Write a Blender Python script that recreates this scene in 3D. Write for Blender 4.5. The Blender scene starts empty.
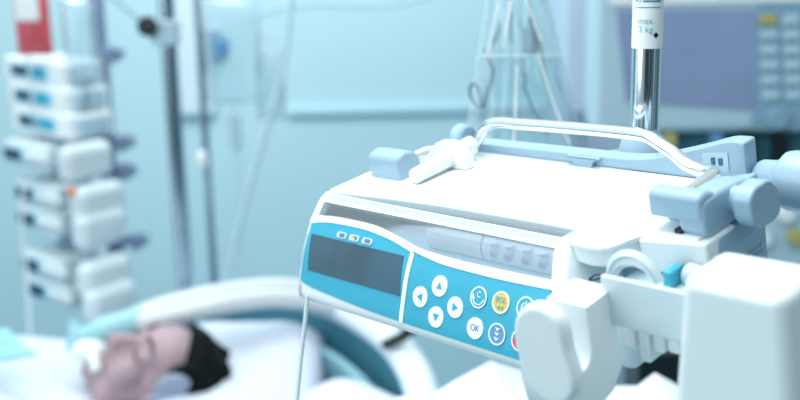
import bpy, bmesh, math, random
from mathutils import Vector, Matrix, noise
random.seed(7)
S = bpy.context.scene
COL = S.collection
PI = math.pi
V = Vector

# ------------------------------------------------------------------ camera model
FPX = 1028.34
CAM = V((0, 0, 1.75))
up_c = V((-94.0, -4572.0, -FPX)).normalized()          # world up seen in camera axes (right, down, forward)
fw_c = V((0, 0, 1))
wy = (fw_c - up_c * fw_c.dot(up_c)).normalized()
wx = wy.cross(up_c)
W = Matrix((wx, wy, up_c))                               # camera axes -> world axes
if (W @ V((1, 0, 0))).x < 0:
    wx = -wx; W = Matrix((wx, wy, up_c))
RP = Matrix(((0.67719963, 0.71458674, -0.1754037), (0.12483182, -0.34650739, -0.92970406), (-0.72513287, 0.60769928, -0.32385784)))
TP = V((-0.07089724, 0.07279384, 0.75027732))
PUMP_M = Matrix.Translation(CAM + W @ TP) @ (W @ RP).to_4x4()

def at(px, py, d):
    return CAM + W @ V(((px - 400) / FPX * d, (py - 200) / FPX * d, d))

cam = bpy.data.cameras.new('camera')
cam.sensor_width = 36.0
cam.lens = FPX * 36 / 800
cam.clip_start = 0.02
cam.dof.use_dof = True
cam.dof.focus_distance = 0.645
cam.dof.aperture_fstop = cam.lens / 9.2
co = bpy.data.objects.new('camera', cam); COL.objects.link(co)
rot = Matrix((W @ V((1, 0, 0)), W @ V((0, -1, 0)), W @ V((0, 0, -1)))).transposed()
co.matrix_world = Matrix.Translation(CAM) @ rot.to_4x4()
S.camera = co

# ------------------------------------------------------------------ materials
def lin(c):
    return tuple(((x / 255) / 12.92 if x / 255 <= 0.04045 else ((x / 255 + 0.055) / 1.055) ** 2.4) for x in c)

def mat(name, rgb, rough=0.5, metal=0.0, var=0.03, scale=30.0, trans=0.0, emit=0.0, spec=0.5, coat=0.0, bump=0.0, alpha=1.0, sss=0.0):
    m = bpy.data.materials.new(name); m.use_nodes = True
    nt = m.node_tree; b = nt.nodes['Principled BSDF']
    c = lin(rgb)
    tc = nt.nodes.new('ShaderNodeTexCoord')
    n = nt.nodes.new('ShaderNodeTexNoise'); n.inputs['Scale'].default_value = scale
    nt.links.new(tc.outputs['Object'], n.inputs['Vector'])
    r = nt.nodes.new('ShaderNodeValToRGB')
    r.color_ramp.elements[0].position = 0.3; r.color_ramp.elements[1].position = 0.7
    r.color_ramp.elements[0].color = (*[x * (1 - var) for x in c], 1)
    r.color_ramp.elements[1].color = (*[min(1, x * (1 + var)) for x in c], 1)
    nt.links.new(n.outputs['Fac'], r.inputs['Fac'])
    nt.links.new(r.outputs['Color'], b.inputs['Base Color'])
    b.inputs['Roughness'].default_value = rough
    b.inputs['Metallic'].default_value = metal
    b.inputs['Specular IOR Level'].default_value = spec
    b.inputs['Coat Weight'].default_value = coat
    b.inputs['Transmission Weight'].default_value = trans
    b.inputs['Alpha'].default_value = alpha
    if sss:
        b.inputs['Subsurface Weight'].default_value = sss
        b.inputs['Subsurface Radius'].default_value = (0.02, 0.01, 0.008)
    if emit:
        nt.links.new(r.outputs['Color'], b.inputs['Emission Color'])
        b.inputs['Emission Strength'].default_value = emit
    if bump:
        bp = nt.nodes.new('ShaderNodeBump'); bp.inputs['Strength'].default_value = bump
        bp.inputs['Distance'].default_value = 0.002
        nt.links.new(n.outputs['Fac'], bp.inputs['Height'])
        nt.links.new(bp.outputs['Normal'], b.inputs['Normal'])
    return m

def clear(name, rgb, film=0.2, rough=0.08, tint=(235, 248, 252), gloss=1.0):
    """clear plastic: see-through film with a little body colour and a fresnel shine"""
    m = bpy.data.materials.new(name); m.use_nodes = True
    nt = m.node_tree; nt.nodes.clear()
    o = nt.nodes.new('ShaderNodeOutputMaterial')
    t = nt.nodes.new('ShaderNodeBsdfTransparent'); t.inputs['Color'].default_value = (*lin(tint), 1)
    d = nt.nodes.new('ShaderNodeBsdfPrincipled'); d.inputs['Roughness'].default_value = rough
    tc = nt.nodes.new('ShaderNodeTexCoord'); n = nt.nodes.new('ShaderNodeTexNoise'); n.inputs['Scale'].default_value = 25
    nt.links.new(tc.outputs['Object'], n.inputs['Vector'])
    r = nt.nodes.new('ShaderNodeValToRGB'); c = lin(rgb)
    r.color_ramp.elements[0].color = (*[x * 0.93 for x in c], 1); r.color_ramp.elements[1].color = (*c, 1)
    nt.links.new(n.outputs['Fac'], r.inputs['Fac']); nt.links.new(r.outputs['Color'], d.inputs['Base Color'])
    mx = nt.nodes.new('ShaderNodeMixShader'); mx.inputs['Fac'].default_value = film
    nt.links.new(t.outputs[0], mx.inputs[1]); nt.links.new(d.outputs[0], mx.inputs[2])
    g = nt.nodes.new('ShaderNodeBsdfGlossy'); g.inputs['Roughness'].default_value = rough
    f = nt.nodes.new('ShaderNodeFresnel'); f.inputs['IOR'].default_value = 1.35
    mul = nt.nodes.new('ShaderNodeMath'); mul.operation = 'MULTIPLY'; mul.inputs[1].default_value = gloss
    nt.links.new(f.outputs[0], mul.inputs[0])
    mx2 = nt.nodes.new('ShaderNodeMixShader'); nt.links.new(mul.outputs[0], mx2.inputs['Fac'])
    nt.links.new(mx.outputs[0], mx2.inputs[1]); nt.links.new(g.outputs[0], mx2.inputs[2])
    nt.links.new(mx2.outputs[0], o.inputs['Surface'])
    return m

M = dict(
    white=mat('white_plastic', (238, 244, 246), 0.38, coat=0.1, var=0.008),
    whiteglossy=mat('glossy_white_plastic', (240, 248, 250), 0.22, var=0.008, coat=0.3),
    grey=mat('blue_grey_plastic', (156, 186, 206), 0.36, var=0.015, coat=0.15),
    greyd=mat('dark_grey_plastic', (128, 160, 184), 0.4, var=0.02),
    chrome=mat('chrome', (246, 250, 252), 0.10, 1.0, var=0.01),
    steel=mat('brushed_steel', (170, 188, 200), 0.22, 1.0, var=0.04),
    blue=mat('turquoise_foil', (50, 168, 198), 0.42, var=0.02, scale=60),
    screen=mat('dark_display_glass', (38, 78, 98), 0.08, var=0.25, scale=22, coat=0.6),
    key=mat('white_key', (246, 251, 252), 0.45, var=0.008),
    keyyellow=mat('yellow_key', (226, 196, 92), 0.45, var=0.02),
    keyblue=mat('blue_key', (92, 152, 198), 0.45, var=0.02),
    keyred=mat('red_key', (226, 60, 92), 0.45, var=0.02),
    ink=mat('teal_ink', (50, 168, 204), 0.5),
    inkb=mat('blue_ink', (66, 138, 190), 0.5),
    led=mat('lamp_bezel', (206, 222, 226), 0.3, var=0.01),
    ledy=mat('yellow_lamp', (206, 210, 80), 0.3),
    leddark=mat('lamp_lens', (92, 132, 156), 0.2),
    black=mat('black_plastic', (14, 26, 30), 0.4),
    navy=mat('dark_blue_plastic', (34, 74, 104), 0.35),
    dark=mat('recess_plastic', (196, 224, 236), 0.5),
    smoke=clear('smoky_clear_plastic', (160, 196, 210), 0.24, 0.12, (250, 253, 255)),
    glass=clear('clear_cover', (200, 226, 238), 0.20, 0.04, (250, 253, 255)),
    bag=clear('clear_bag_film', (232, 246, 250), 0.07, 0.08, (250, 254, 255), gloss=0.8),
    bag2=clear('clear_bag_back', (214, 236, 244), 0.30, 0.12, (246, 252, 254)),
    pouch=clear('clear_pouch_film', (214, 236, 246), 0.07, 0.1, (246, 252, 254), gloss=0.6),
    milky=clear('milky_plastic', (228, 242, 248), 0.8, 0.25),
    barrel=clear('syringe_barrel', (244, 246, 253), 0.96, 0.15),
    hose=clear('translucent_hose', (244, 250, 253), 0.85, 0.3),
    mark=mat('purple_grey_print', (140, 150, 196), 0.5),
    markd=mat('dark_print', (84, 104, 150), 0.5),
    markp=mat('pale_print', (186, 192, 216), 0.5),
    teal=mat('teal_plastic', (64, 176, 204), 0.35),
    tealc=mat('light_teal_plastic', (160, 212, 222), 0.4),
    tealcloth=mat('pale_teal_cloth', (160, 216, 228), 0.9, bump=0.2),
    sheet=mat('white_cotton_sheet', (220, 229, 238), 0.9, var=0.015, scale=14, bump=0.15),
    pillow=mat('white_pillowcase', (218, 226, 240), 0.9, var=0.015, scale=14, bump=0.1),
    skin=mat('skin', (176, 152, 160), 0.55, var=0.06, scale=18, sss=0.1),
    hair=mat('dark_hair', (8, 18, 18), 0.8, spec=0.15, var=0.3, scale=90),
    hairg=mat('grey_hair', (150, 162, 186), 0.7, var=0.12, scale=90),
    brow=mat('eyebrow_hair', (92, 84, 96), 0.8, var=0.2, scale=200),
    wall=mat('pale_cyan_wall_paint', (190, 222, 231), 0.6, var=0.015, scale=1.2),
    floor=mat('blue_grey_vinyl_floor', (110, 160, 176), 0.45, var=0.06, scale=3),
    bedwhite=mat('bed_white_plastic', (226, 240, 248), 0.4, var=0.01),
    bedblue=mat('bed_blue_panel', (78, 146, 168), 0.45, var=0.05, scale=6),
    bedgrey=mat('bed_grey_panel', (130, 176, 188), 0.6, var=0.04, scale=6),
    rackwhite=mat('pump_drive_plastic', (210, 224, 230), 0.45, var=0.01),
    device=mat('device_grey_plastic', (178, 206, 220), 0.45, var=0.015),
    deviced=mat('device_blue_plastic', (132, 168, 192), 0.45, var=0.02),
    vscreen=mat('violet_screen', (124, 142, 174), 0.25, var=0.10, scale=5, emit=0.14),
    vkey=mat('device_key', (176, 206, 220), 0.45),
    vyellow=mat('device_yellow_key', (176, 172, 104), 0.45),
    blood=mat('blood_in_bag', (208, 88, 98), 0.3, var=0.12, scale=25),
    palewhite=mat('pale_panel_paint', (214, 232, 238), 0.5, var=0.01),
    label=mat('white_label', (238, 244, 246), 0.5, var=0.01),
    pale=mat('pale_blue_panel', (150, 215, 238), 0.4, var=0.03),
    deepblue=mat('blue_cap', (96, 150, 194), 0.35),
    orange=mat('orange_cap', (224, 140, 110), 0.45),
    printink=mat('pale_teal_print', (120, 184, 198), 0.5),
    darkteal=mat('dark_teal_plastic', (52, 102, 118), 0.5, var=0.05, scale=8),
    lilac=mat('lilac_grey_panel', (186, 204, 222), 0.5, var=0.03, scale=3),
    violet=mat('violet_grey_plastic', (128, 146, 176), 0.5),
    clip=mat('glossy_white_clip', (250, 252, 253), 0.15),
)

# ------------------------------------------------------------------ mesh builder
class B:
    def __init__(self): self.bm = bmesh.new()
    def _merge(self, bm, mtx=None):
        if mtx is not None: bm.transform(mtx)
        me = bpy.data.meshes.new('t'); bm.to_mesh(me); bm.free()
        self.bm.from_mesh(me); bpy.data.meshes.remove(me)
    def box(self, x0, x1, y0, y1, z0, z1, bev=0.0, seg=3, mtx=None):
        bm = bmesh.new(); bmesh.ops.create_cube(bm, size=1)
        for v in bm.verts:
            v.co = V(((x0 + x1) / 2 + v.co.x * (x1 - x0), (y0 + y1) / 2 + v.co.y * (y1 - y0), (z0 + z1) / 2 + v.co.z * (z1 - z0)))
        if bev: bmesh.ops.bevel(bm, geom=bm.edges[:], offset=bev, segments=seg, affect='EDGES', profile=0.5)
        self._merge(bm, mtx); return self
    def prism(self, pts, fn, d0, d1, bev=0.0, seg=3, mtx=None):
        """pts: 2-D outline, fn(u, v, d) -> 3-D point, extruded from d0 to d1"""
        bm = bmesh.new(); n = len(pts)
        a = [bm.verts.new(fn(u, v, d0)) for u, v in pts]; b = [bm.verts.new(fn(u, v, d1)) for u, v in pts]
        f0 = bm.faces.new(a); f1 = bm.faces.new(b[::-1])
        for i in range(n): bm.faces.new((a[i], b[i], b[(i + 1) % n], a[(i + 1) % n]))
        bmesh.ops.recalc_face_normals(bm, faces=bm.faces[:])
        if bev:
            bmesh.ops.bevel(bm, geom=list(f0.edges) + list(f1.edges), offset=bev, segments=seg, affect='EDGES', profile=0.5)
        bmesh.ops.triangulate(bm, faces=[f for f in bm.faces if len(f.verts) > 4])
        self._merge(bm, mtx); return self
    def tube(self, pts, r, n=12, caps=True, smooth=0):
        pts = [V(p) for p in pts]
        if smooth: pts = spline(pts, smooth)
        bm = bmesh.new(); rings = []; m = len(pts)
        t0 = (pts[1] - pts[0]).normalized()
        ref = t0.orthogonal().normalized()
        for i, p in enumerate(pts):
            t = (pts[min(i + 1, m - 1)] - pts[max(i - 1, 0)]).normalized()
            ref = (ref - t * ref.dot(t)).normalized(); s = t.cross(ref)
            rr = r(i / (m - 1)) if callable(r) else r
            rings.append([bm.verts.new(p + (ref * math.cos(2 * PI * k / n) + s * math.sin(2 * PI * k / n)) * rr) for k in range(n)])
        for i in range(m - 1):
            for k in range(n):
                bm.faces.new((rings[i][k], rings[i][(k + 1) % n], rings[i + 1][(k + 1) % n], rings[i + 1][k]))
        if caps: bm.faces.new(rings[0][::-1]); bm.faces.new(rings[-1])
        bmesh.ops.recalc_face_normals(bm, faces=bm.faces[:])
        self._merge(bm); return self
    def cyl(self, p0, p1, r, n=24):
        return self.tube([p0, p1], r, n)
    def lathe(self, prof, p0, axis, n=24):
        """prof: (distance along axis, radius)"""
        axis = V(axis).normalized(); u = axis.orthogonal().normalized(); w = axis.cross(u); p0 = V(p0)
        bm = bmesh.new(); rings = []
        for d, r in prof:
            rings.append([bm.verts.new(p0 + axis * d + (u * math.cos(2 * PI * k / n) + w * math.sin(2 * PI * k / n)) * max(r, 1e-5)) for k in range(n)])
        for i in range(len(rings) - 1):
            for k in range(n):
                bm.faces.new((rings[i][k], rings[i][(k + 1) % n], rings[i + 1][(k + 1) % n], rings[i + 1][k]))
        bm.faces.new(rings[0][::-1]); bm.faces.new(rings[-1])
        bmesh.ops.recalc_face_normals(bm, faces=bm.faces[:])
        self._merge(bm); return self
    def ell(self, c, r, mtx=None, n=20):
        bm = bmesh.new(); bmesh.ops.create_uvsphere(bm, u_segments=n, v_segments=n // 2 + 2, radius=1)
        for v in bm.verts: v.co = V((v.co.x * r[0], v.co.y * r[1], v.co.z * r[2])) + V(c)
        self._merge(bm, mtx); return self
    def grid(self, fn, nu, nv, closed=False, thick=0.0):
        bm = bmesh.new()
        g = [[bm.verts.new(fn(i / nu, j / nv)) for j in range(nv + 1)] for i in range(nu + 1)]
        for i in range(nu):
            for j in range(nv): bm.faces.new((g[i][j], g[i + 1][j], g[i + 1][j + 1], g[i][j + 1]))
        bmesh.ops.recalc_face_normals(bm, faces=bm.faces[:])
        if thick: bmesh.ops.solidify(bm, geom=bm.faces[:], thickness=thick)
        self._merge(bm); return self
    def build(self, name, material, parent=None, smooth=True, ang=40):
        me = bpy.data.meshes.new(name); self.bm.to_mesh(me); self.bm.free()
        if smooth:
            for p in me.polygons: p.use_smooth = True
            try: me.set_sharp_from_angle(angle=math.radians(ang))
            except Exception: pass
        me.materials.append(material if not isinstance(material, str) else M[material])
        o = bpy.data.objects.new(name, me); COL.objects.link(o)
        if smooth and ang == 40:
            w = o.modifiers.new('even_shading', 'WEIGHTED_NORMAL'); w.keep_sharp = True
        if parent is not None: o.parent = parent
        return o

def spline(p, k=8):
    out = []
    n = len(p)
    for i in range(n - 1):
        a, b, c, d = p[max(i - 1, 0)], p[i], p[i + 1], p[min(i + 2, n - 1)]
        for j in range(k):
            t = j / k
            out.append(0.5 * ((2 * b) + (c - a) * t + (2 * a - 5 * b + 4 * c - d) * t * t + (3 * b - a - 3 * c + d) * t ** 3))
    out.append(p[-1]); return out

def round2(pts, r, k=5):
    """round the corners of a 2-D outline"""
    out = []; n = len(pts)
    for i in range(n):
        p, a, b = V(pts[i]), V(pts[i - 1]), V(pts[(i + 1) % n])
        rr = r[i] if isinstance(r, (list, tuple)) else r
        da, db = (a - p), (b - p)
        q = min(rr, da.length * 0.45, db.length * 0.45)
        s, e = p + da.normalized() * q, p + db.normalized() * q
        for j in range(k + 1):
            t = j / k; out.append(tuple(s * (1 - t) ** 2 + p * 2 * t * (1 - t) + e * t * t))
    return out

def tag(o, label=None, cat=None, group=None, kind=None):
    if label: o['label'] = label
    if cat: o['category'] = cat
    if group: o['group'] = group
    if kind: o['kind'] = kind
    return o
def empty(name, mtx, label, cat, group=None):
    o = bpy.data.objects.new(name, None); COL.objects.link(o); o.empty_display_size = 0.05
    o.matrix_world = mtx if isinstance(mtx, Matrix) else Matrix.Translation(V(mtx))
    return tag(o, label, cat, group)
def copy_tree(o, parent=None, depth=0):
    c = o.copy(); COL.objects.link(c)
    if parent is not None: c.parent = parent
    for ch in list(o.children): copy_tree(ch, c)
    return c

def text_mesh(body, size, extr=0.0001, font_scale_x=1.0):
    cu = bpy.data.curves.new('t', 'FONT'); cu.body = body; cu.size = size; cu.align_x = 'CENTER'; cu.align_y = 'CENTER'
    cu.extrude = extr; cu.resolution_u = 4
    o = bpy.data.objects.new('t', cu); COL.objects.link(o)
    dg = bpy.context.evaluated_depsgraph_get(); dg.update()
    me = bpy.data.meshes.new_from_object(o.evaluated_get(dg))
    bpy.data.objects.remove(o); bpy.data.curves.remove(cu)
    bm = bmesh.new(); bm.from_mesh(me); bpy.data.meshes.remove(me)
    for v in bm.verts: v.co.x *= font_scale_x
    return bm

# ================================================================== SYRINGE PUMP (local metres: x right, y back, z up)
mm = 0.001
ctrl = [(0.008, -0.004), (0.002, 0.0), (0, 0.006), (0.0055, 0.02), (0.0125, 0.035), (0.0225, 0.05), (0.031, 0.06), (0.0375, 0.0655), (0.043, 0.068)]
PR = spline([V((a, b, 0)) for a, b in ctrl], 10)
SL = [0.0]
for i in range(1, len(PR)): SL.append(SL[-1] + (PR[i] - PR[i - 1]).length)
def s_of_z(z):
    for i in range(1, len(PR)):
        if PR[i].y >= z:
            a, b = PR[i - 1].y, PR[i].y
            t = 0 if b == a else (z - a) / (b - a)
            return SL[i - 1] + (SL[i] - SL[i - 1]) * max(0, min(1, t))
    return SL[-1]
def FPs(x, s, h=0.0):
    i = 1
    while i < len(SL) - 1 and SL[i] < s: i += 1
    t = (s - SL[i - 1]) / max(SL[i] - SL[i - 1], 1e-9)
    p = PR[i - 1].lerp(PR[i], t)
    d = (PR[min(i + 1, len(PR) - 1)] - PR[max(i - 2, 0)]).normalized()
    nrm = V((0, -d.y, d.x))                        # outward: towards -y and up
    return V((x, p.x, p.y)) + nrm * h
def FP(x, z, h=0.0): return FPs(x, s_of_z(z), h)
def lerp_fn(tab):
    def f(x):
        if x <= tab[0][0]: return tab[0][1]
        for i in range(1, len(tab)):
            if x <= tab[i][0]:
                t = (x - tab[i - 1][0]) / (tab[i][0] - tab[i - 1][0]); t2 = t
                return tab[i - 1][1] * (1 - t2) + tab[i][1] * t2
        return tab[-1][1]
    return f
def smooth_tab(tab, k=6):
    sp = spline([V((a, b, 0)) for a, b in tab], k)
    return lerp_fn([(p.x, p.y) for p in sp])
def patch(bld, x0, x1, zb, zt, h0, h1, nx=40, nz=10, skew=None):
    """curved slab lying on the front profile"""
    bm = bmesh.new(); T = []; L = []
    for i in range(nx + 1):
        x = x0 + (x1 - x0) * i / nx
        a, b = (zb(x) if callable(zb) else zb), (zt(x) if callable(zt) else zt)
        sa, sb = s_of_z(a), s_of_z(b); rt = []; rl = []
        for j in range(nz + 1):
            s = sa + (sb - sa) * j / nz
            xx = x + (skew * (0.5 - j / nz) if skew else 0)
            rt.append(bm.verts.new(FPs(xx, s, h1))); rl.append(bm.verts.new(FPs(xx, s, h0)))
        T.append(rt); L.append(rl)
    for i in range(nx):
        for j in range(nz):
            bm.faces.new((T[i][j], T[i + 1][j], T[i + 1][j + 1], T[i][j + 1])); bm.faces.new((L[i][j], L[i][j + 1], L[i + 1][j + 1], L[i + 1][j]))
        bm.faces.new((T[i][0], L[i][0], L[i + 1][0], T[i + 1][0])); bm.faces.new((T[i][nz], T[i + 1][nz], L[i + 1][nz], L[i][nz]))
    for j in range(nz):
        bm.faces.new((T[0][j], T[0][j + 1], L[0][j + 1], L[0][j])); bm.faces.new((T[nx][j], L[nx][j], L[nx][j + 1], T[nx][j + 1]))
    bmesh.ops.recalc_face_normals(bm, faces=bm.faces[:])
    bld._merge(bm); return bld
def face_shape(bld, pts, xc, zc, h0, h1):
    """2-D outline (u along x, v along the slope) laid on the front"""
    sc = s_of_z(zc)
    return bld.prism(pts, lambda u, v, d: FPs(xc + u, sc + v, d), h0, h1)
def circ(r, n=28): return [(r * math.cos(2 * PI * k / n), r * math.sin(2 * PI * k / n)) for k in range(n)]
def ring_strip(bld, r0, r1, a0, a1, xc, zc, h0, h1, n=24):
    pts = [(r1 * math.cos(a0 + (a1 - a0) * k / n), r1 * math.sin(a0 + (a1 - a0) * k / n)) for k in range(n + 1)] + \
          [(r0 * math.cos(a1 - (a1 - a0) * k / n), r0 * math.sin(a1 - (a1 - a0) * k / n)) for k in range(n + 1)]
    sc = s_of_z(zc)
    for k in range(n):
        q = [pts[k], pts[k + 1], pts[2 * n - k], pts[2 * n + 1 - k]]
        bld.prism(q, lambda u, v, d: FPs(xc + u, sc + v, d), h0, h1)
    return bld
def face_text(bld, body, size, xc, zc, h, sx=1.0):
    bm = text_mesh(body, size, 0.00008, sx); sc = s_of_z(zc)
    for v in bm.verts: v.co = FPs(xc + v.co.x, sc + v.co.y, h + v.co.z)
    bld._merge(bm); return bld

pump = empty('syringe_pump', PUMP_M, 'white syringe pump with turquoise key panel and dark display, in sharp focus in front', 'syringe pump')
YZ = lambda u, v, d: V((d, u, v))
XZ = lambda u, v, d: V((u, d, v))
XY = lambda u, v, d: V((u, v, d))

blue_top_l = smooth_tab([(-0.0015, 0.0510), (0.012, 0.0532), (0.03, 0.0541), (0.055, 0.0542), (0.073, 0.0530), (0.088, 0.0513), (0.1065, 0.0480)])
blue_top_r = smooth_tab([(0.110, 0.0484), (0.125, 0.0466), (0.141, 0.0454), (0.183, 0.0449), (0.2225, 0.0458)])
blue_bot = smooth_tab([(-0.0015, 0.0150), (0.006, 0.0125), (0.025, 0.0108), (0.06, 0.0088), (0.106, 0.0072), (0.2225, 0.0062)])
glass_bot = smooth_tab([(0.0, 0.0562), (0.009, 0.0566), (0.026, 0.0576), (0.064, 0.0575), (0.0886, 0.0548), (0.113, 0.0512), (0.135, 0.0500), (0.17, 0.0497), (0.224, 0.0504)])
strip_back = smooth_tab([(0.006, 0.0440), (0.03, 0.0470), (0.06, 0.0500), (0.105, 0.0532), (0.16, 0.0545), (0.2195, 0.0550)])

# housing
b = B()
low = [(p.x, p.y) for p in PR if p.y <= 0.0455 and p.y > -0.0041]
b.prism(low + [(0.058, 0.043), (0.058, -0.004)], YZ, -0.003, 0.236)
b.box(-0.0035, 0.236, 0.058, 0.152, -0.004, 0.0665, 0.004)
b.build('housing', 'white', pump)
b = B(); full = [(p.x, p.y) for p in PR]
b.prism(full + [(0.062, 0.0675), (0.062, -0.004)], YZ, -0.0042, 0.0022, 0.0012, 2)
b.build('end_cap', 'whiteglossy', pump)
b = B()
pst = [(p.x - 0.0008, p.y - 0.0002) for p in PR]
b.prism(pst + [(0.060, 0.0672), (0.060, -0.003)], lambda u, v, d: V((d + (0.066 - v) * 0.42, u, v)), 0.2138, 0.2250, 0.0028, 3)
b.build('window_post', 'whiteglossy', pump)
# recess lining
b = B(); b.box(0.002, 0.224, 0.0565, 0.058, 0.0435, 0.0655); b.prism([(0.0215, 0.0464), (0.0565, 0.0446), (0.0565, 0.0436), (0.0215, 0.0454)], YZ, 0.002, 0.224); b.build('compartment_lining', 'dark', pump)
# white frame between the blue foil and the window
b = B(); patch(b, -0.003, 0.1075, blue_top_l, lambda x: glass_bot(max(x, 0)), -0.002, 0.0009, 60, 6)
patch(b, 0.1075, 0.2240, blue_top_r, glass_bot, -0.002, 0.0009, 60, 6)
b.build('window_frame', 'whiteglossy', pump)
# window
b = B(); patch(b, 0.0022, 0.2236, glass_bot, 0.0642, -0.0016, -0.0004, 60, 10)
b.build('clear_window', 'glass', pump)
b = B(); patch(b, 0.0022, 0.2240, 0.0640, 0.0653, -0.0010, 0.0008, 50, 3); b.build('window_rim', 'whiteglossy', pump)
b = B(); patch(b, 0.0022, 0.2230, 0.0653, 0.0673, -0.0010, 0.0001, 50, 3); b.build('rim_groove', 'device', pump)
b = B(); patch(b, 0.0022, 0.2215, 0.0673, 0.0678, -0.0008, 0.0004, 50, 2); b.build('cover_ridge', 'whiteglossy', pump)
# smoky strip on top of the window
b = B()
xs = [0.004 + (0.2195 - 0.004) * k / 40 for k in range(41)]
b.prism([(x, 0.0425) for x in xs] + [(x, strip_back(x) + 0.001) for x in xs[::-1]], XY, 0.0664, 0.0680)
b.build('cover_strip', 'smoke', pump)
# top plate with the swelling wing on the right
wing = [(0.2195, 0.0430), (0.2225, 0.0395), (0.229, 0.0368), (0.239, 0.0356), (0.246, 0.0368), (0.2505, 0.0400), (0.2535, 0.045), (0.2555, 0.0535), (0.2580, 0.0605), (0.264, 0.0635), (0.276, 0.0655), (0.290, 0.068)]
b = B()
outl = [(x, strip_back(x)) for x in xs] + wing + [(0.291, 0.145), (0.286, 0.151), (0.003, 0.151), (-0.003, 0.146), (-0.0035, 0.0480), (0.0, 0.0435)]
b.prism(outl, XY, 0.0655, 0.0690, 0.0011, 2)
b.build('top_cover', 'white', pump)
b = B()
b.prism([(0.2200, 0.0440), (0.2225, 0.0412), (0.229, 0.0385), (0.239, 0.0373), (0.246, 0.0385), (0.2495, 0.0415), (0.252, 0.046), (0.254, 0.0535), (0.2568, 0.062), (0.264, 0.0652), (0.276, 0.0672), (0.289, 0.0695), (0.289, 0.10), (0.22, 0.10)], XY, 0.0555, 0.0672, 0.0025, 3)
b.prism(round2([(0.0585, 0.0672), (0.0600, 0.0470), (0.0690, 0.0470), (0.0730, 0.0520), (0.0820, 0.0560), (0.0900, 0.0540), (0.0900, 0.0672)], 0.002), lambda u, v, d: V((d + 0.0, u + (d - 0.258) * 0.22, v)), 0.2575, 0.2955, 0.0018, 2)
b.build('wing_fascia', 'white', pump)
# right side housing with its printed label
b = B()
b.prism(round2([(0.078, 0.066), (0.130, 0.066), (0.130, 0.012), (0.085, 0.004), (0.076, 0.030)], [0.003, 0.004, 0.01, 0.02, 0.012]), YZ, 0.262, 0.296, 0.002, 2)
sidehousing = b.build('side_housing', 'grey', pump)
b = B(); b.prism(round2([(0.074, 0.056), (0.124, 0.056), (0.124, 0.020), (0.074, 0.030)], 0.003), YZ, 0.2958, 0.2964); lab = b.build('side_label', 'grey', sidehousing)
b = B()
for row, (zz, ys) in enumerate(((0.0455, 0.080), (0.0415, 0.084))):
    y = ys
    while y < 0.121:
        w = random.uniform(0.0012, 0.0030)
        hgt = random.choice((0.0010, 0.0013, 0.0016))
        b.box(0.2962, 0.29665, y, y + w, zz - hgt, zz + hgt); y += w + random.uniform(0.0008, 0.0016)
b.build('small_print', 'greyd', sidehousing)
b = B(); b.box(0.232, 0.268, 0.070, 0.140, 0.030, 0.058, 0.003); b.build('drive_well', 'grey', pump)

# display panel
b = B(); patch(b, -0.0012, 0.1062, blue_bot, blue_top_l, -0.002, 0.0005, 60, 16); dp = b.build('display_panel', 'blue', pump)
b = B(); patch(b, 0.0043, 0.1025, 0.0223, 0.0452, 0.0003, 0.0008, 30, 12, skew=0.0036); b.build('screen', 'screen', dp)
for k, x in enumerate((0.0355, 0.0490, 0.0627)):
    b = B(); face_shape(b, round2([(-0.0050, -0.0022), (0.0050, -0.0022), (0.0050, 0.0022), (-0.0050, 0.0022)], 0.0021), x, 0.0483, 0.0004, 0.0012)
    face_shape(b, round2([(-0.0028, -0.0014), (0.0028, -0.0014), (0.0028, 0.0014), (-0.0028, 0.0014)], 0.0008), x + 0.0004, 0.0483, 0.0012, 0.0014)
    o = b.build('indicator_lamp', 'led', dp)
    o.data.materials.append(M['leddark']); o.data.materials.append(M['ledy'])
    nf = len(o.data.polygons)
    for i, p in enumerate(o.data.polygons):
        if i >= nf // 2: p.material_index = 2 if k == 1 and p.center.x < x else 1
b = B(); patch(b, 0.1062, 0.1098, blue_bot, lambda x: blue_top_l(x) - 0.0002, -0.002, 0.0011, 4, 14); b.build('divider', 'whiteglossy', pump)
# keypad panel
b = B(); patch(b, 0.1098, 0.2236, blue_bot, blue_top_r, -0.002, 0.0005, 60, 16); b.build('keypad_panel', 'blue', pump)
KR = 0.0066
def key(x, z, m, ring=None):
    b = B(); face_shape(b, circ(KR), x, z, 0.0003, 0.0011)
    k = b.build('key', m, pump)
    if ring:
        b = B(); ring_strip(b, KR - 0.0009, KR, 0, 2 * PI, x, z, 0.0010, 0.0013, 36); b.build('key_ring', ring, k)
    return k
def sym(k, shapes, x, z, m, name='key_symbol'):
    b = B()
    for s in shapes: face_shape(b, s, x, z, 0.0010, 0.00135)
    return b.build(name, m, k)
a = 0.0026
TRI = {'up': [(-a, -a * .75), (a, -a * .75), (0, a)], 'down': [(-a, a * .75), (0, -a), (a, a * .75)], 'left': [(a * .75, -a), (a * .75, a), (-a, 0)], 'right': [(-a * .75, a), (-a * .75, -a), (a, 0)]}
for nme, x, z in (('up', 0.1385, 0.0342), ('left', 0.1230, 0.0253), ('right', 0.1543, 0.0249), ('down', 0.1390, 0.0164)):
    k = key(x, z, 'key'); k['label'] = 'white %s arrow key' % nme
    sym(k, [TRI[nme]], x, z, 'ink')
k = key(0.1727, 0.0166, 'key'); k['label'] = 'white OK key'
b = B(); face_text(b, 'OK', 0.0058, 0.1727, 0.0166, 0.0013, 0.85); b.build('key_symbol', 'inkb', k)
k = key(0.1722, 0.0336, 'blue', 'key'); k['label'] = 'turquoise C key with white ring'
b = B(); face_text(b, 'C', 0.0052, 0.1722, 0.0350, 0.0013, 0.9)
ring_strip(b, 0.0040, 0.0046, PI * 1.08, PI * 1.95, 0.1722, 0.0336, 0.0010, 0.00135, 16)
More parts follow.
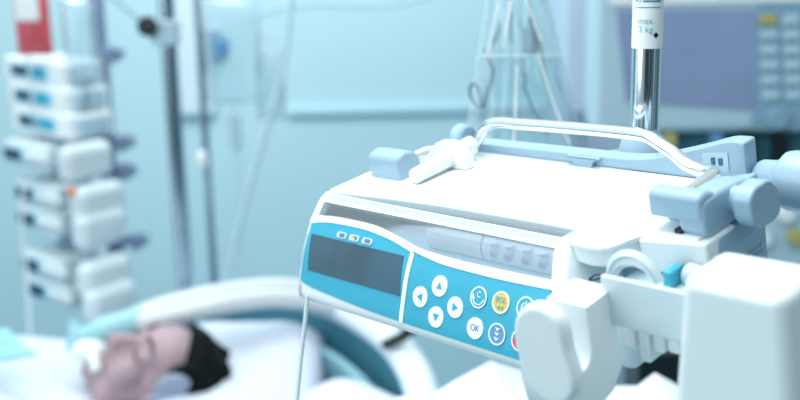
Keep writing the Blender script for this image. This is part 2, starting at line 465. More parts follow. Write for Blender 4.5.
face_shape(b, [(-0.0056, 0.0004 - 0.0016), (-0.0030, 0.0004 - 0.0016), (-0.0046, 0.0018)], 0.1722, 0.0336, 0.0010, 0.00135); b.build('key_symbol', 'key', k)
k = key(0.1900, 0.0340, 'keyyellow', 'key'); k['label'] = 'yellow BOL key'
b = B(); face_text(b, 'BOL', 0.0048, 0.1900, 0.0352, 0.0013, 0.92)
for dx in (-0.0014, 0.0014): face_shape(b, [(dx + 0.0011, -0.0044), (dx + 0.0011, -0.0018), (dx - 0.0012, -0.0031)], 0.1900, 0.0340, 0.0010, 0.00135)
b.build('key_symbol', 'ink', k)
k = key(0.1905, 0.0169, 'keyblue', 'key'); k['label'] = 'blue key with three white down arrows'
sym(k, [[(-0.0020, dz + 0.0010), (0, dz - 0.0012), (0.0020, dz + 0.0010), (0, dz + 0.0004)] for dz in (-0.0029, 0.0001, 0.0031)], 0.1905, 0.0169, 'key')
k = key(0.2089, 0.0345, 'blue', 'key')
b = B(); ring_strip(b, 0.0026, 0.0032, PI * 0.65, PI * 2.35, 0.2089, 0.0345, 0.0010, 0.00135, 20)
face_shape(b, [(-0.0003, 0.0008), (0.0003, 0.0008), (0.0003, 0.0038), (-0.0003, 0.0038)], 0.2089, 0.0345, 0.0010, 0.00135); b.build('key_symbol', 'key', k)
k = key(0.2085, 0.0172, 'keyblue', 'key')
b = B(); pts = [(0.0056 * math.cos(PI + PI * j / 14), 0.0056 * math.sin(PI + PI * j / 14)) for j in range(15)]
face_shape(b, pts, 0.2085, 0.0172, 0.0010, 0.00135); b.build('key_symbol', 'keyred', k)

# carrying handle: chrome rail + two mounts
b = B()
rail = [(0.0290, 0.086, 0.0765), (0.0290, 0.105, 0.0755), (0.0285, 0.124, 0.0740), (0.0315, 0.1375, 0.0735), (0.040, 0.1440, 0.0740), (0.0520, 0.1450, 0.0760), (0.0620, 0.1440, 0.0830),
        (0.0690, 0.1430, 0.0910), (0.0770, 0.1420, 0.0952), (0.0880, 0.1420, 0.0972), (0.105, 0.1410, 0.0977), (0.14, 0.1400, 0.0987), (0.18, 0.138, 0.0997), (0.2080, 0.1360, 0.1002), (0.2180, 0.1350, 0.0992),
        (0.2270, 0.1340, 0.0952), (0.2360, 0.1325, 0.0915), (0.2450, 0.1310, 0.0860), (0.2560, 0.1295, 0.0835), (0.2640, 0.1275, 0.0840), (0.2690, 0.1225, 0.0850), (0.2705, 0.1150, 0.0855), (0.2712, 0.100, 0.0855), (0.2720, 0.080, 0.0852)]
b.tube(rail, 0.0042, 16, smooth=5); b.build('carrying_rail', 'chrome', pump)
b = B()
b.prism(round2([(0.0785, 0.0668), (0.0785, 0.0860), (0.090, 0.0890), (0.101, 0.0840), (0.103, 0.0668)], [0.003, 0.009, 0.008, 0.008, 0.002]), YZ, 0.0065, 0.0405, 0.0030, 4)
b.build('handle_mount', 'grey', pump)
b = B()
b.prism(round2([(0.0700, 0.0720), (0.0700, 0.0900), (0.090, 0.0905), (0.116, 0.0880), (0.134, 0.0800), (0.136, 0.0662), (0.0760, 0.0662)], [0.003, 0.006, 0.010, 0.012, 0.008, 0.003, 0.003]), YZ, 0.2768, 0.2935, 0.0030, 4)
b.prism(round2([(0.0690, 0.0775), (0.0690, 0.0925), (0.076, 0.0945), (0.0865, 0.0910), (0.0880, 0.0770)], [0.003, 0.006, 0.006, 0.006, 0.002]), YZ, 0.2585, 0.2925, 0.0030, 4)
b.prism(round2([(0.2590, 0.0672), (0.2590, 0.0800), (0.2680, 0.0790), (0.2900, 0.0850), (0.2930, 0.0672)], 0.002), XZ, 0.086, 0.134, 0.0015, 2)
b.build('handle_mount', 'grey', pump)
b = B(); b.prism([(y, z) for y, z in round2([(0.085, 0.0880), (0.091, 0.0930), (0.108, 0.0930), (0.118, 0.0830), (0.117, 0.0690), (0.110, 0.0665), (0.096, 0.0672), (0.087, 0.0740)], [0.006] * 8)], YZ, 0.3010, 0.3125, 0.0018, 3)
b.cyl((0.290, 0.102, 0.080), (0.303, 0.102, 0.080), 0.008)
b.build('locking_knob', 'grey', pump)
b = B(); b.lathe([(0, 0.009), (0.002, 0.011), (0.010, 0.011), (0.012, 0.009)], (0.022, 0.160, 0.0745), (1, 0, 0)); b.build('locking_knob', 'grey', pump)
b = B(); b.box(0.2735, 0.2785, 0.0705, 0.076, 0.0665, 0.0715, 0.0006); b.build('latch_slot', 'black', pump)
# rear bar with raised right end and socket plate
b = B()
b.prism(round2([(0.036, 0.0690), (0.036, 0.0755), (0.20, 0.0765), (0.240, 0.0880), (0.262, 0.0955), (0.2735, 0.0955), (0.2735, 0.0690)], [0.001, 0.003, 0.02, 0.02, 0.006, 0.002, 0.001]), XZ, 0.1500, 0.1640, 0.0012, 2)
b.prism(round2([(0.1380, 0.0755), (0.1440, 0.0730), (0.1460, 0.0665), (0.1600, 0.0665), (0.1620, 0.0730), (0.168, 0.0755)], 0.002), XZ, 0.1460, 0.1520, 0.0008, 2)
bar = b.build('rear_bar', 'grey', pump)
b = B(); b.prism(round2([(0.2450, 0.0760), (0.2450, 0.0865), (0.2625, 0.0885), (0.2625, 0.0760)], 0.001), XZ, 0.1492, 0.1502); b.build('socket_plate', 'device', bar)
for x in (0.2525, 0.2575):
    b = B(); b.prism(round2([(x - 0.0013, 0.0800), (x + 0.0013, 0.0800), (x + 0.0013, 0.0848), (x - 0.0013, 0.0845)], 0.0006), XZ, 0.1486, 0.1494); b.build('socket', 'darkteal', bar)

# syringe clamp: J-shaped hook with a rounded paddle
b = B()
arc = [(-0.0285 + 0.0085 * math.cos(t), 0.0420 + 0.0085 * math.sin(t)) for t in [-PI * j / 10 for j in range(11)]]
jo = [(0.0035, 0.0665), (0.0035, 0.020), (-0.006, 0.0105), (-0.020, 0.0070), (-0.036, 0.0085), (-0.045, 0.018), (-0.047, 0.032), (-0.0455, 0.056), (-0.037, 0.056)] + [arc[k] for k in range(10, -1, -1)] + [(-0.0200, 0.0655)]
b.prism(jo, YZ, 0.2540, 0.2800, 0.0012, 2)
paddle = spline([V((x * mm, z * mm, 0)) for x, z in ((253.5, 50), (255, 63), (260, 71.5), (268, 76.5), (277, 77), (283.5, 73), (286.5, 66), (287, 56), (289, 47), (290, 38), (286, 29), (279, 23.5), (270, 21.5), (263, 25.5), (257.5, 36), (253.5, 50))], 4)[:-1]
b.prism([(p.x, p.y) for p in paddle], XZ, -0.0480, -0.0385, 0.0032, 4)
b.build('syringe_clamp', 'white', pump)
b = B(); b.box(0.2760, 0.3480, -0.0015, 0.0020, 0.0470, 0.0745, 0.0008); b.build('drive_plate', 'milky', pump)
b = B()
b.box(0.3390, 0.3890, -0.0240, 0.0120, -0.030, 0.0965, 0.0075, 5)
for v in b.bm.verts:
    if v.co.x < 0.366: v.co.x -= (0.0965 - v.co.z) * 0.17
b.build('drive_head', 'whiteglossy', pump)
b = B()
pts = [V((0.2560, 0.030, 0.034)), V((0.2560, 0.030, 0.048)), V((0.2600, 0.030, 0.0600)), V((0.2680, 0.030, 0.0685)), V((0.2780, 0.030, 0.0705)), V((0.2850, 0.030, 0.0670))]
b.grid(lambda u, v: V((0.2755 + (0.0120 + 0.0080 * v) * math.cos(PI * (1.12 - 1.0 * u)), 0.0285 + 0.003 * math.sin(PI * v), 0.0540 + (0.0125 + 0.0100 * v) * math.sin(PI * (1.12 - 1.0 * u)))), 20, 6, thick=0.004)
b.box(0.252, 0.2575, 0.0265, 0.0345, 0.030, 0.050, 0.001)
b.build('flange_guide', 'milky', pump)
b = B(); b.box(0.2785, 0.2840, 0.048, 0.062, 0.046, 0.0560, 0.0015); b.build('release_button', 'teal', pump)
b = B(); b.cyl((0.287, 0.062, 0.050), (0.345, 0.048, 0.050), 0.0070); b.build('drive_rod', 'milky', pump)
b = B()
b.prism(round2([(0.250, 0.010), (0.266, 0.001), (0.279, 0.012), (0.281, 0.030), (0.253, 0.032)], [0.008, 0.010, 0.008, 0.004, 0.004]), XZ, 0.026, 0.030, 0.001, 2); b.build('flange_plate', 'milky', pump)
for k, (x, zb) in enumerate(((0.2780, 0.0250), (0.2870, 0.0190), (0.2960, 0.0270), (0.3050, 0.0290), (0.3140, 0.0110), (0.3225, 0.0140))):
    b = B(); b.box(x - 0.0030, x + 0.0030, 0.0140, 0.0260, zb, 0.0470, 0.0010); b.build('drive_tooth', 'white', pump)
b = B(); b.box(0.250, 0.312, 0.030, 0.064, 0.034, 0.046, 0.003); b.build('drive_carriage', 'device', pump)
b = B(); b.tube([(0.2430, 0.030, 0.0520), (0.2470, 0.0300, 0.0555), (0.2525, 0.0300, 0.0570), (0.2520, 0.030, 0.0550), (0.2470, 0.030, 0.0525), (0.2430, 0.030, 0.0515)], 0.0007, 8); b.build('wire_clip', 'navy', pump)
# clamp screw on the far side
b = B()
b.lathe([(0, 0.0055), (0.0015, 0.0088), (0.004, 0.0100), (0.013, 0.0108), (0.0165, 0.0135), (0.019, 0.0170), (0.024, 0.0182), (0.046, 0.0185), (0.056, 0.017), (0.062, 0.012), (0.064, 0.002)], (0.2745, 0.160, 0.0720), (1, 0.0, -0.04))
scr = b.build('clamp_screw', 'grey', pump)
b = B(); b.cyl((0.2655, 0.160, 0.0745), (0.2760, 0.160, 0.0735), 0.0035); b.build('screw_pin', 'chrome', scr)
b = B(); b.lathe([(0, 0.0078), (0.009, 0.0082), (0.010, 0.006)], (0.257, 0.160, 0.0740), (1, 0, 0)); b.build('screw_collar', 'grey', scr)

# syringe lying behind the window
syr = empty('syringe', PUMP_M, 'clear plastic syringe lying behind the window of the pump', 'syringe')
b = B(); b.lathe([(0, 0.0035), (0.001, 0.0104), (0.004, 0.0108), (0.112, 0.0108)], (0.109, 0.0425, 0.0538), (1, 0, 0)); b.build('barrel', 'barrel', syr)
def on_barrel(x, ang, r=0.01085):     # angle 0 = towards the viewer, grows upwards
    d = V((0, -math.cos(ang), math.sin(ang))); return V((x, 0.0425, 0.0538)) + d * r
b = B()
for k in range(22):
    x = 0.118 + k * 0.0016; w = 0.00010 if k % 5 else 0.0002
    b.grid(lambda u, v: on_barrel(x + (u - .5) * 2 * w, -0.5 + (1.35 if k % 5 == 0 else 1.0) * v), 1, 6, thick=0.00008)
b.build('scale_marks', 'markp', syr)
b = B(); b.grid(lambda u, v: on_barrel(0.110 + 0.110 * u, 0.44 + 0.06 * v), 40, 1, thick=0.00008); b.build('scale_line', 'markp', syr)
b = B(); b.grid(lambda u, v: on_barrel(0.1585 + 0.0016 * u, -0.55 + 1.9 * v), 2, 10, thick=0.0001); b.build('plunger_stopper', 'mark', syr)
for k, xc in enumerate((0.1710, 0.1830, 0.1965, 0.2095)):
    b = B()
    def oval(u, v, xc=xc):
        a2 = 2 * PI * u; r = v
        x, t = 0.0038 * r * math.cos(a2), 0.62 * r * math.sin(a2)
        return on_barrel(xc + x + 0.0050 * t, 0.15 + t, 0.01088)
    b.grid(oval, 20, 3, thick=0.00008); p = b.build('plunger_vane', 'markp', syr)
    b = B(); b.grid(lambda u, v: on_barrel(xc - 0.0035 + 0.0065 * u, 0.40 + 0.16 * v, 0.0110), 4, 2, thick=0.00008)
    b.grid(lambda u, v: on_barrel(xc - 0.0045 + 0.0048 * u, -0.20 + 0.28 * v, 0.0110), 4, 2, thick=0.00008); b.build('vane_print', 'mark', p)

# white nozzle cap lying on the pump
nz = empty('nozzle_cap', PUMP_M @ Matrix.Translation((0, 0, 0)), 'white plastic spike cap lying on top of the syringe pump', 'spike cap')
b = B(); b.lathe([(0, 0.0046), (0.001, 0.0055), (0.042, 0.0066)], (0.0570, 0.0770, 0.0748), (0.02, 1, 0.05)); b.build('spike', 'white', nz)
b = B(); b.prism(round2([(0.0370, 0.0692), (0.0370, 0.0790), (0.0480, 0.0880), (0.0620, 0.0885), (0.0740, 0.0800), (0.0760, 0.0692)], 0.002), XZ, 0.1120, 0.1220, 0.0012, 2); b.build('flange', 'white', nz)
b = B(); b.lathe([(0, 0.0045), (0.006, 0.0048), (0.008, 0.0072), (0.014, 0.0072), (0.015, 0.0050)], (0.0590, 0.1215, 0.0790), (0.15, 1, 0.05)); b.build('luer_end', 'whiteglossy', nz)

# infusion line hanging from the pump
b = B()
p0 = PUMP_M @ V((0.006, 0.020, 0.001))
p0 = at(307.5, 300, 0.742)
pts = [at(307.5, 296, 0.744), at(305.5, 318, 0.743), at(302, 348, 0.741), at(299, 376, 0.739), at(296.5, 410, 0.736), at(296, 470, 0.73)]
b.tube(pts, 0.0017, 12, smooth=8)
tag(b.build('infusion_line', 'milky'), 'thin clear infusion line hanging down from the left end of the syringe pump', 'tube')

# ================================================================== POLE BEHIND THE PUMP
pc = PUMP_M @ V((0.1720, 0.1915, 0.068))
pole = empty('infusion_pole', (pc.x, pc.y, 0), 'chrome infusion pole carrying a white max. weight label, behind the pump', 'infusion pole')
b = B(); b.cyl((0, 0, pc.z - 0.085), (0, 0, 2.15), 0.0100, 32); b.build('pole', 'chrome', pole)
b = B()
zl0 = at(645, 46, 0.72).z; zl1 = zl0 + 0.075
b.lathe([(0, 0.0101), (0.0001, 0.01045), (zl1 - zl0, 0.01045), (zl1 - zl0 + 0.0001, 0.0101)], (0, 0, zl0), (0, 0, 1), 40); lb = b.build('weight_label', 'label', pole)
def on_pole(bld, bm, zc, rot=0.0):
    tocam = math.atan2(CAM.y - pc.y, CAM.x - pc.x) + rot
    for v in bm.verts:
        a2 = tocam + v.co.x / 0.0106; r = 0.01055 + v.co.z
        v.co = V((r * math.cos(a2), r * math.sin(a2), zc + v.co.y))
    bld._merge(bm)
b = B()
on_pole(b, text_mesh('max.', 0.0062, 0.00005), zl0 + 0.0185, -0.1); on_pole(b, text_mesh('3 kg', 0.0062, 0.00005), zl0 + 0.0128, -0.12)
b.build('label_print', 'printink', lb)
def flat(polys):
    bm = bmesh.new()
    for q in polys: bm.faces.new([bm.verts.new((x, y, 0.0)) for x, y in q])
    bmesh.ops.solidify(bm, geom=bm.faces[:], thickness=0.00008)
    return bm
b = B()
tri = lambda r: [(r * math.cos(PI / 2 + 2 * PI * k / 3), r * math.sin(PI / 2 + 2 * PI * k / 3)) for k in range(3)]
o3, i3 = tri(0.0110), tri(0.0085)
quads = []
for k in range(3):
    for j in range(6):
        t0, t1 = j / 6, (j + 1) / 6
        f = lambda A, k=k: (V(A[k]), V(A[(k + 1) % 3]))
        a0, a1 = f(o3); c0, c1 = f(i3)
        quads.append([tuple(a0.lerp(a1, t0)), tuple(a0.lerp(a1, t1)), tuple(c0.lerp(c1, t1)), tuple(c0.lerp(c1, t0))])
quads += [[(-0.0006, 0.005), (-0.0006, -0.001), (0.0006, -0.001), (0.0006, 0.005)], [(-0.0006, -0.002), (-0.0006, -0.0032), (0.0006, -0.0032), (0.0006, -0.002)]]
on_pole(b, flat(quads), zl0 + 0.0335 + 0.003, 0.0)
on_pole(b, flat([[(-0.0095 + 0.0024 * k, -0.0003), (-0.0095 + 0.0024 * (k + 1), -0.0003), (-0.0095 + 0.0024 * (k + 1), 0.0003), (-0.0095 + 0.0024 * k, 0.0003)] for k in range(8)]), zl0 + 0.0275)
b.build('warning_sign', 'teal', lb)
b = B(); on_pole(b, flat([[(0, 0.0022), (-0.0022, 0), (0, -0.0022), (0.0022, 0)]]), zl0 + 0.0090, 0.58); b.build('diamond_mark', 'black', lb)
b = B(); b.lathe([(0, 0.018), (0.004, 0.0175), (0.012, 0.015), (0.016, 0.0112), (0.019, 0.0106)], (0, 0, at(645, 150, 0.72).z - 0.004), (0, 0, 1), 32); b.build('pole_socket', 'grey', pole)
b = B(); b.box(-0.02, 0.02, -0.035, 0.03, pc.z - 0.045, pc.z - 0.004, 0.004); b.build('pole_clamp', 'greyd', pole)
# ================================================================== CLEAR PLASTIC BAG BEHIND THE PUMP
bd = 1.05
bag = empty('plastic_bag', at(525, 150, bd), 'large clear plastic bag with crinkled film hanging behind the pump rail', 'plastic bag')
inv = bag.matrix_world.inverted()
def bag_pt(u, v, side, lift):
    # v: 0 top .. 1 bottom, u across
    xl = 489 + (462 - 489) * min(v * 1.02, 1); xr = 541 + (588 - 541) * v ** 1.1
    py = -40 + 195 * v
    p = at(xl + (xr - xl) * u, py, bd)
    n = W @ V((0, 0, -1))
    f = 4 * u * (1 - u)
    wr = 0.006 * noise.noise(V((u * 6.5, v * 2.0, side * 3.1))) + 0.0035 * noise.noise(V((u * 15, v * 5, side * 7)))
    return inv @ (p + n * (side * (0.018 * f * (0.5 + 0.6 * v)) + wr * f + lift))
for side in (1, -1):
    b = B(); b.grid(lambda u, v: bag_pt(u, v, side, 0), 48, 48, thick=0.0002); b.build('front_film' if side > 0 else 'back_film', 'bag', bag, ang=80)
def seam(p, q, r=0.0008, n=10):
    b = B(); b.tube([bag_pt(p[0] + (q[0] - p[0]) * k / n, p[1] + (q[1] - p[1]) * k / n, 1, 0.0006) for k in range(n + 1)], r, 8); return b
b = seam((0.02, 0.50), (0.98, 0.50), 0.0009); b.build('weld_seam', 'milky', bag)
for x0, y0, x1, y1 in ((0.22, 0.22, 0.12, 0.50), (0.40, 0.22, 0.30, 0.46), (0.62, 0.2, 0.76, 0.42), (0.7, .5, .86, .95), (0.45, 0.55, 0.40, 0.95)):
    b = seam((x0, y0), (x1, y1), 0.0008); b.build('crease_glint', 'clip', bag)  # glossy white tubes along the creases, standing in for bright glints on the film
b = B(); b.grid(lambda u, v: bag_pt(0.05 + 0.9 * u, 0.51 + 0.46 * v, 0.2, 0), 24, 16, thick=0.0003); b.build('inner_pouch', 'pouch', bag)
# things packed in it
def coil(pix, d, r, m):
    b = B(); b.tube([at(x, y, d) for x, y in pix], r, 8, smooth=6); return b
coil([(484, 48), (492, 66), (495, 82), (489, 98), (483, 110), (481, 98), (476, 84), (470, 88), (471, 96)], bd, 0.0013, 0)
o = coil([(484, 48), (489, 60), (493, 72), (490, 84), (486, 98), (483, 108), (481, 100), (478, 88), (473, 84), (470, 90), (472, 100), (480, 108)], bd, 0.0013, 0).build('looped_tube', 'navy')
tag(o, 'dark looped tube at the left side inside the clear plastic bag', 'tube')
o = coil([(521, 72), (526, 78), (524, 88), (528, 96), (533, 110), (540, 120), (548, 136)], bd, 0.0011, 0).build('looped_tube', 'inkb')
tag(o, 'thin blue-grey tube in the middle of the clear plastic bag', 'tube')
b = B(); b.lathe([(0, 0.003), (0.002, 0.0075), (0.026, 0.008), (0.030, 0.004), (0.037, 0.004), (0.038, 0.002)], at(531, 55, bd), W @ V((0, -1, 0))); o = b.build('drip_chamber', 'deviced')
tag(o, 'blue-grey drip chamber standing inside the clear plastic bag', 'drip chamber')
o = coil([(501, 22), (498, 34), (493, 44)], bd, 0.0012, 0).build('short_tube', 'darkteal'); tag(o, 'short dark tube end near the top left of the clear plastic bag', 'tube')

# ================================================================== SETTING
b = B(); b.box(-4.5, 4.5, 3.9, 4.0, -0.02, 3.2); tag(b.build('wall_back', 'wall', smooth=False), kind='structure')
b = B(); b.box(-4.5, 4.5, -2.0, 4.0, -0.1, -0.02); tag(b.build('floor', 'floor', smooth=False), kind='structure')
b = B(); p = at(290, 107, 4.02); q = at(560, 112, 4.0)
b.box(p.x, 0.55, 3.875, 3.9, p.z - 0.016, p.z + 0.010, 0.003); tag(b.build('trim_1', 'wall'), kind='structure')
# bright wall panel behind the thin pole
p = at(172, 0, 3.9); q = at(212, 0, 3.9)
b = B(); b.box(p.x, q.x, 3.86, 3.9, at(190, 112, 3.95).z, 2.6, 0.004); o = b.build('wall_supply_panel', 'palewhite'); tag(o, 'tall narrow white supply panel on the wall behind the two stand poles', 'wall panel')

# ================================================================== STAND POLES ON THE LEFT
c = at(176, 150, 2.35)
ps = empty('drip_stand', (c.x, c.y, 0), 'thick steel drip stand pole with a black clamp knob, at the left', 'drip stand')
b = B(); b.cyl((0, 0, 0.05), (0, 0, 2.4), 0.0185); b.build('pole', 'steel', ps)
b = B()
for k in range(5):
    a2 = 2 * PI * k / 5 + .3; b.tube([(0, 0, 0.06), (0.3 * math.cos(a2), 0.3 * math.sin(a2), 0.03)], 0.014)
b.build('foot_base', 'steel', ps)
cz = at(158, 30, 2.35).z
b = B(); b.box(-0.034, 0.024, -0.026, 0.022, cz - 0.03, cz + 0.025, 0.006); cb = b.build('pole_clamp', 'device', ps)
kn = at(146, 28, 2.25) - V((c.x, c.y, 0))
b = B(); b.lathe([(0, 0.010), (0.004, 0.0220), (0.020, 0.0225), (0.024, 0.016)], kn + V((0, 0.02, 0)), (0.15, -1, 0.2)); b.build('clamp_knob', 'black', cb)
c = at(203, 100, 2.75)
ps = empty('drip_stand', (c.x, c.y, 0), 'thin steel drip stand pole with a glossy white clip, right of the thick one', 'drip stand')
b = B(); b.cyl((0, 0, 0.05), (0, 0, 2.4), 0.010); b.build('pole', 'steel', ps)
b = B()
for k in range(5):
    a2 = 2 * PI * k / 5; b.tube([(0, 0, 0.06), (0.28 * math.cos(a2), 0.28 * math.sin(a2), 0.03)], 0.012)
b.build('foot_base', 'steel', ps)
q = at(199, 163, 2.73) - V((c.x, c.y, 0)); b = B(); b.box(q.x - 0.014, q.x + 0.014, -0.03, 0.014, q.z - 0.022, q.z + 0.022, 0.008); b.build('pole_clip', 'clip', ps)

# hanging infusion bag with blue port
def hanging_bag(name, px, py, d, w, h, thick, m, label, cat, group=None):
    c = at(px, py, d); t = empty(name, c, label, cat, group)
    b = B()
    def f(u, v, s):
        e = (4 * u * (1 - u)) ** 0.5 * (4 * v * (1 - v)) ** 0.4
        return V(((u - .5) * w, s * thick / 2 * e, (v - .5) * h))
    b.grid(lambda u, v: f(u, v, 1), 16, 20); b.grid(lambda u, v: f(u, v, -1), 16, 20)
    bmesh.ops.remove_doubles(b.bm, verts=b.bm.verts[:], dist=1e-5)
    bmesh.ops.recalc_face_normals(b.bm, faces=b.bm.faces[:])
    b.build('bag_film', m, t, ang=80)
    return t
t = hanging_bag('infusion_bag', 232, 52, 2.7, 0.15, 0.27, 0.05, 'bag2', 'clear infusion bag with a blue cap hanging beside the thin drip stand', 'infusion bag')
b = B(); b.box(-0.040, -0.004, -0.040, -0.02, -0.012, 0.040, 0.008); b.build('cap', 'deepblue', t)
b = B(); b.box(-0.055, -0.02, -0.036, -0.02, -0.03, 0.06, 0.004); b.build('label', 'deviced', t)
b = B(); b.lathe([(0, 0.004), (0.01, 0.013), (0.09, 0.014), (0.10, 0.004)], (0.0, -0.01, -0.26), (0, 0, 1)); b.build('drip_chamber', 'bag2', t)
b = B(); b.tube([(0.0, 0, -0.13), (0, -0.005, -0.16)], 0.004); b.build('port', 'milky', t)
b = B(); b.tube([(0, -0.01, -0.26), (0.004, -0.01, -0.40), (0.0, -0.02, -0.55)], 0.003, smooth=6); b.build('line', 'milky', t)
t = hanging_bag('infusion_bag', 270, 85, 2.9, 0.08, 0.20, 0.03, 'bag2', 'small clear infusion bag hanging right of the blue-capped bag', 'infusion bag')
b = B(); b.tube([(0, 0, 0.10), (0, 0.0, 0.14)], 0.003); b.build('hanger', 'milky', t)
o = coil([(296, -60), (291, 0), (287, 40), (280, 80), (266, 130), (250, 185), (236, 240), (225, 290), (218, 330)], 2.5, 0.0075, 0).build('infusion_line', 'device'); tag(o, 'thick blue-grey line crossing the wall diagonally, right of the drip stands', 'tube')
o = coil([(250, 18), (285, 8), (330, 4), (380, 6), (440, -6)], 2.9, 0.006, 0).build('infusion_line', 'device'); tag(o, 'pale line looping along the top edge of the picture', 'tube')
o = coil([(98, -14), (120, 4), (135, 16), (147, 24)], 2.34, 0.004, 0).build('infusion_line', 'greyd'); tag(o, 'thin grey line running up left from the black clamp knob', 'tube')

# ================================================================== RACK OF PUMPS AT THE LEFT
RD = 2.6
c = at(112, 200, RD + 0.08)
rk = empty('pump_rack', (c.x, c.y, 0), 'tall steel rack post with side clamps carrying the pump stack', 'rack')
b = B(); b.box(-0.018, 0.018, -0.018, 0.018, 0.05, 2.3, 0.004); b.build('rack_post', 'violet', rk)
b = B()
for k in range(4):
    a2 = PI / 4 + PI / 2 * k; b.tube([(0, 0, 0.06), (0.3 * math.cos(a2), 0.3 * math.sin(a2), 0.03)], 0.014)
b.build('foot_base', 'steel', rk)
for px, py in ((118, 52), (124, 141), (124, 171), (132, 245)):
    q = at(px, py, RD + 0.05) - V((c.x, c.y, 0)); b = B()
    b.box(-0.01, q.x + 0.03, -0.02, 0.01, q.z - 0.012, q.z + 0.012, 0.004); b.box(q.x - 0.012, q.x + 0.012, -0.03, 0.015, q.z - 0.022, q.z + 0.018, 0.004); b.build('side_clamp', 'violet', rk)
for py in (142, 171, 243):
    q = at(88, py, RD) - V((c.x, c.y, 0)); b = B(); b.box(q.x - 0.08, 0.0, -0.10, 0.0, q.z - 0.010, q.z + 0.010, 0.003); b.build('shelf_bracket', 'greyd', rk)

def rack_M(px, py, d, deg=-57, tilt=3.0):
    return Matrix.Translation(at(px, py, d)) @ Matrix.Rotation(math.radians(deg), 4, 'Z') @ Matrix.Rotation(math.radians(tilt), 4, 'Y')
# infusion pump: origin at the front right lower edge, front towards -y
def make_inf():
    t = empty('infusion_pump', Matrix(), 'x', 'infusion pump', 'infusion pumps stacked on the rack')
    b = B(); b.box(-0.235, 0, 0.0, 0.13, 0, 0.064, 0.008); b.build('housing', 'white', t)
    b = B(); b.box(-0.205, -0.055, -0.003, 0.004, 0.014, 0.050, 0.003); b.build('front_panel', 'pale', t)
    b = B(); b.box(-0.200, -0.130, -0.006, 0.0, 0.020, 0.046, 0.002); b.build('screen', 'navy', t)
    b = B(); b.box(-0.115, -0.065, -0.006, 0.0, 0.018, 0.048, 0.002); b.build('key_field', 'blue', t)
    b = B(); b.box(-0.004, 0.010, 0.02, 0.11, 0.008, 0.056, 0.006); b.build('side_door', 'device', t)
    return t
proto = make_inf()
lab3 = ['white infusion pump with blue screen, topmost of the rack stack below the red bag', 'white infusion pump, middle of the three flat ones on the rack', 'white infusion pump, lowest of the three flat ones on the rack']
for i, (px, py) in enumerate(((63, 90), (67, 116), (71, 142))):
    t = proto if i == 0 else copy_tree(proto)
    t.matrix_world = rack_M(px, py, RD - 0.1, -36); t['label'] = lab3[i]
def make_syr():
    t = empty('syringe_pump', Matrix(), 'x', 'syringe pump', 'syringe pumps stacked on the rack')
    b = B(); b.box(-0.165, 0.0, 0, 0.12, 0, 0.060, 0.010); b.build('housing', 'rackwhite', t)
    b = B(); b.box(-0.160, -0.060, -0.003, 0.004, 0.010, 0.046, 0.003); b.build('front_panel', 'pale', t)
    b = B(); b.box(-0.155, -0.090, -0.006, 0.0, 0.014, 0.044, 0.002); b.build('screen', 'navy', t)
    b = B(); b.cyl((-0.07, 0.0, 0.030), (0.02, 0.0, 0.030), 0.013); b.build('syringe', 'milky', t)
    b = B(); b.box(0.075, 0.13, -0.035, 0.110, -0.010, 0.082, 0.027, 6); b.build('drive_head', 'rackwhite', t)
    b = B(); b.cyl((-0.01, 0.06, 0.03), (0.09, 0.06, 0.03), 0.012); b.build('drive_rod', 'milky', t)
    return t
sp = make_syr()
labs = ['syringe pump on the rack just under the three flat pumps', 'syringe pump on the rack with an orange cap beside its drive', 'syringe pump on the rack directly below the orange cap', 'syringe pump on the rack just below the lowest bracket', 'syringe pump lowest on the rack, close to the patient']
for i, (px, py) in enumerate(((46, 172), (58, 212), (60, 238), (64, 285), (70, 311))):
    t = sp if i == 0 else copy_tree(sp)
    t.matrix_world = rack_M(px, py, RD - 0.08, -34); t['label'] = labs[i]
b = B(); b.lathe([(0, 0.007), (0.003, 0.011), (0.018, 0.011), (0.021, 0.006)], at(72, 196, 2.38), (0, 0, 1)); tag(b.build('bottle_cap', 'orange'), 'small orange cap between the syringe pumps on the rack', 'cap')
t = hanging_bag('blood_bag', 33, 24, 2.5, 0.085, 0.15, 0.035, 'blood', 'red blood bag hanging above the pump rack', 'blood bag')
b = B(); b.box(-0.032, 0.024, -0.024, -0.016, 0.008, 0.07, 0.004); b.build('label', 'label', t)
b = B(); b.tube([(0, 0, 0.074), (0, 0, 0.2)], 0.004); b.build('hanger', 'milky', t)
b = B(); b.tube([(-0.02, 0, -0.07), (-0.022, 0, -0.14), (-0.02, 0.0, -0.3)], 0.003, smooth=5); b.build('line', 'milky', t)
t = hanging_bag('infusion_bag', 80, 40, 2.5, 0.08, 0.19, 0.04, 'bag2', 'clear infusion bag hanging between the blood bag and the rack post', 'infusion bag')
b = B(); b.lathe([(0, 0.004), (0.01, 0.014), (0.08, 0.014), (0.09, 0.004)], (-0.005, 0, -0.21), (0, 0, 1)); b.build('drip_chamber', 'bag2', t)
b = B(); b.tube([(-0.005, 0, -0.09), (-0.005, 0, -0.13)], 0.004); b.build('port', 'milky', t)
b = B(); b.tube([(-0.005, -0.0, -0.21), (0.0, -0.03, -0.35), (-0.02, -0.06, -0.5)], 0.003, smooth=6); b.build('line', 'milky', t)
o = coil([(24, 180), (22, 230), (27, 280), (30, 330), (32, 360)], 2.3, 0.004, 0).build('infusion_line', 'milky'); tag(o, 'clear line hanging down the left side of the pump rack', 'tube')

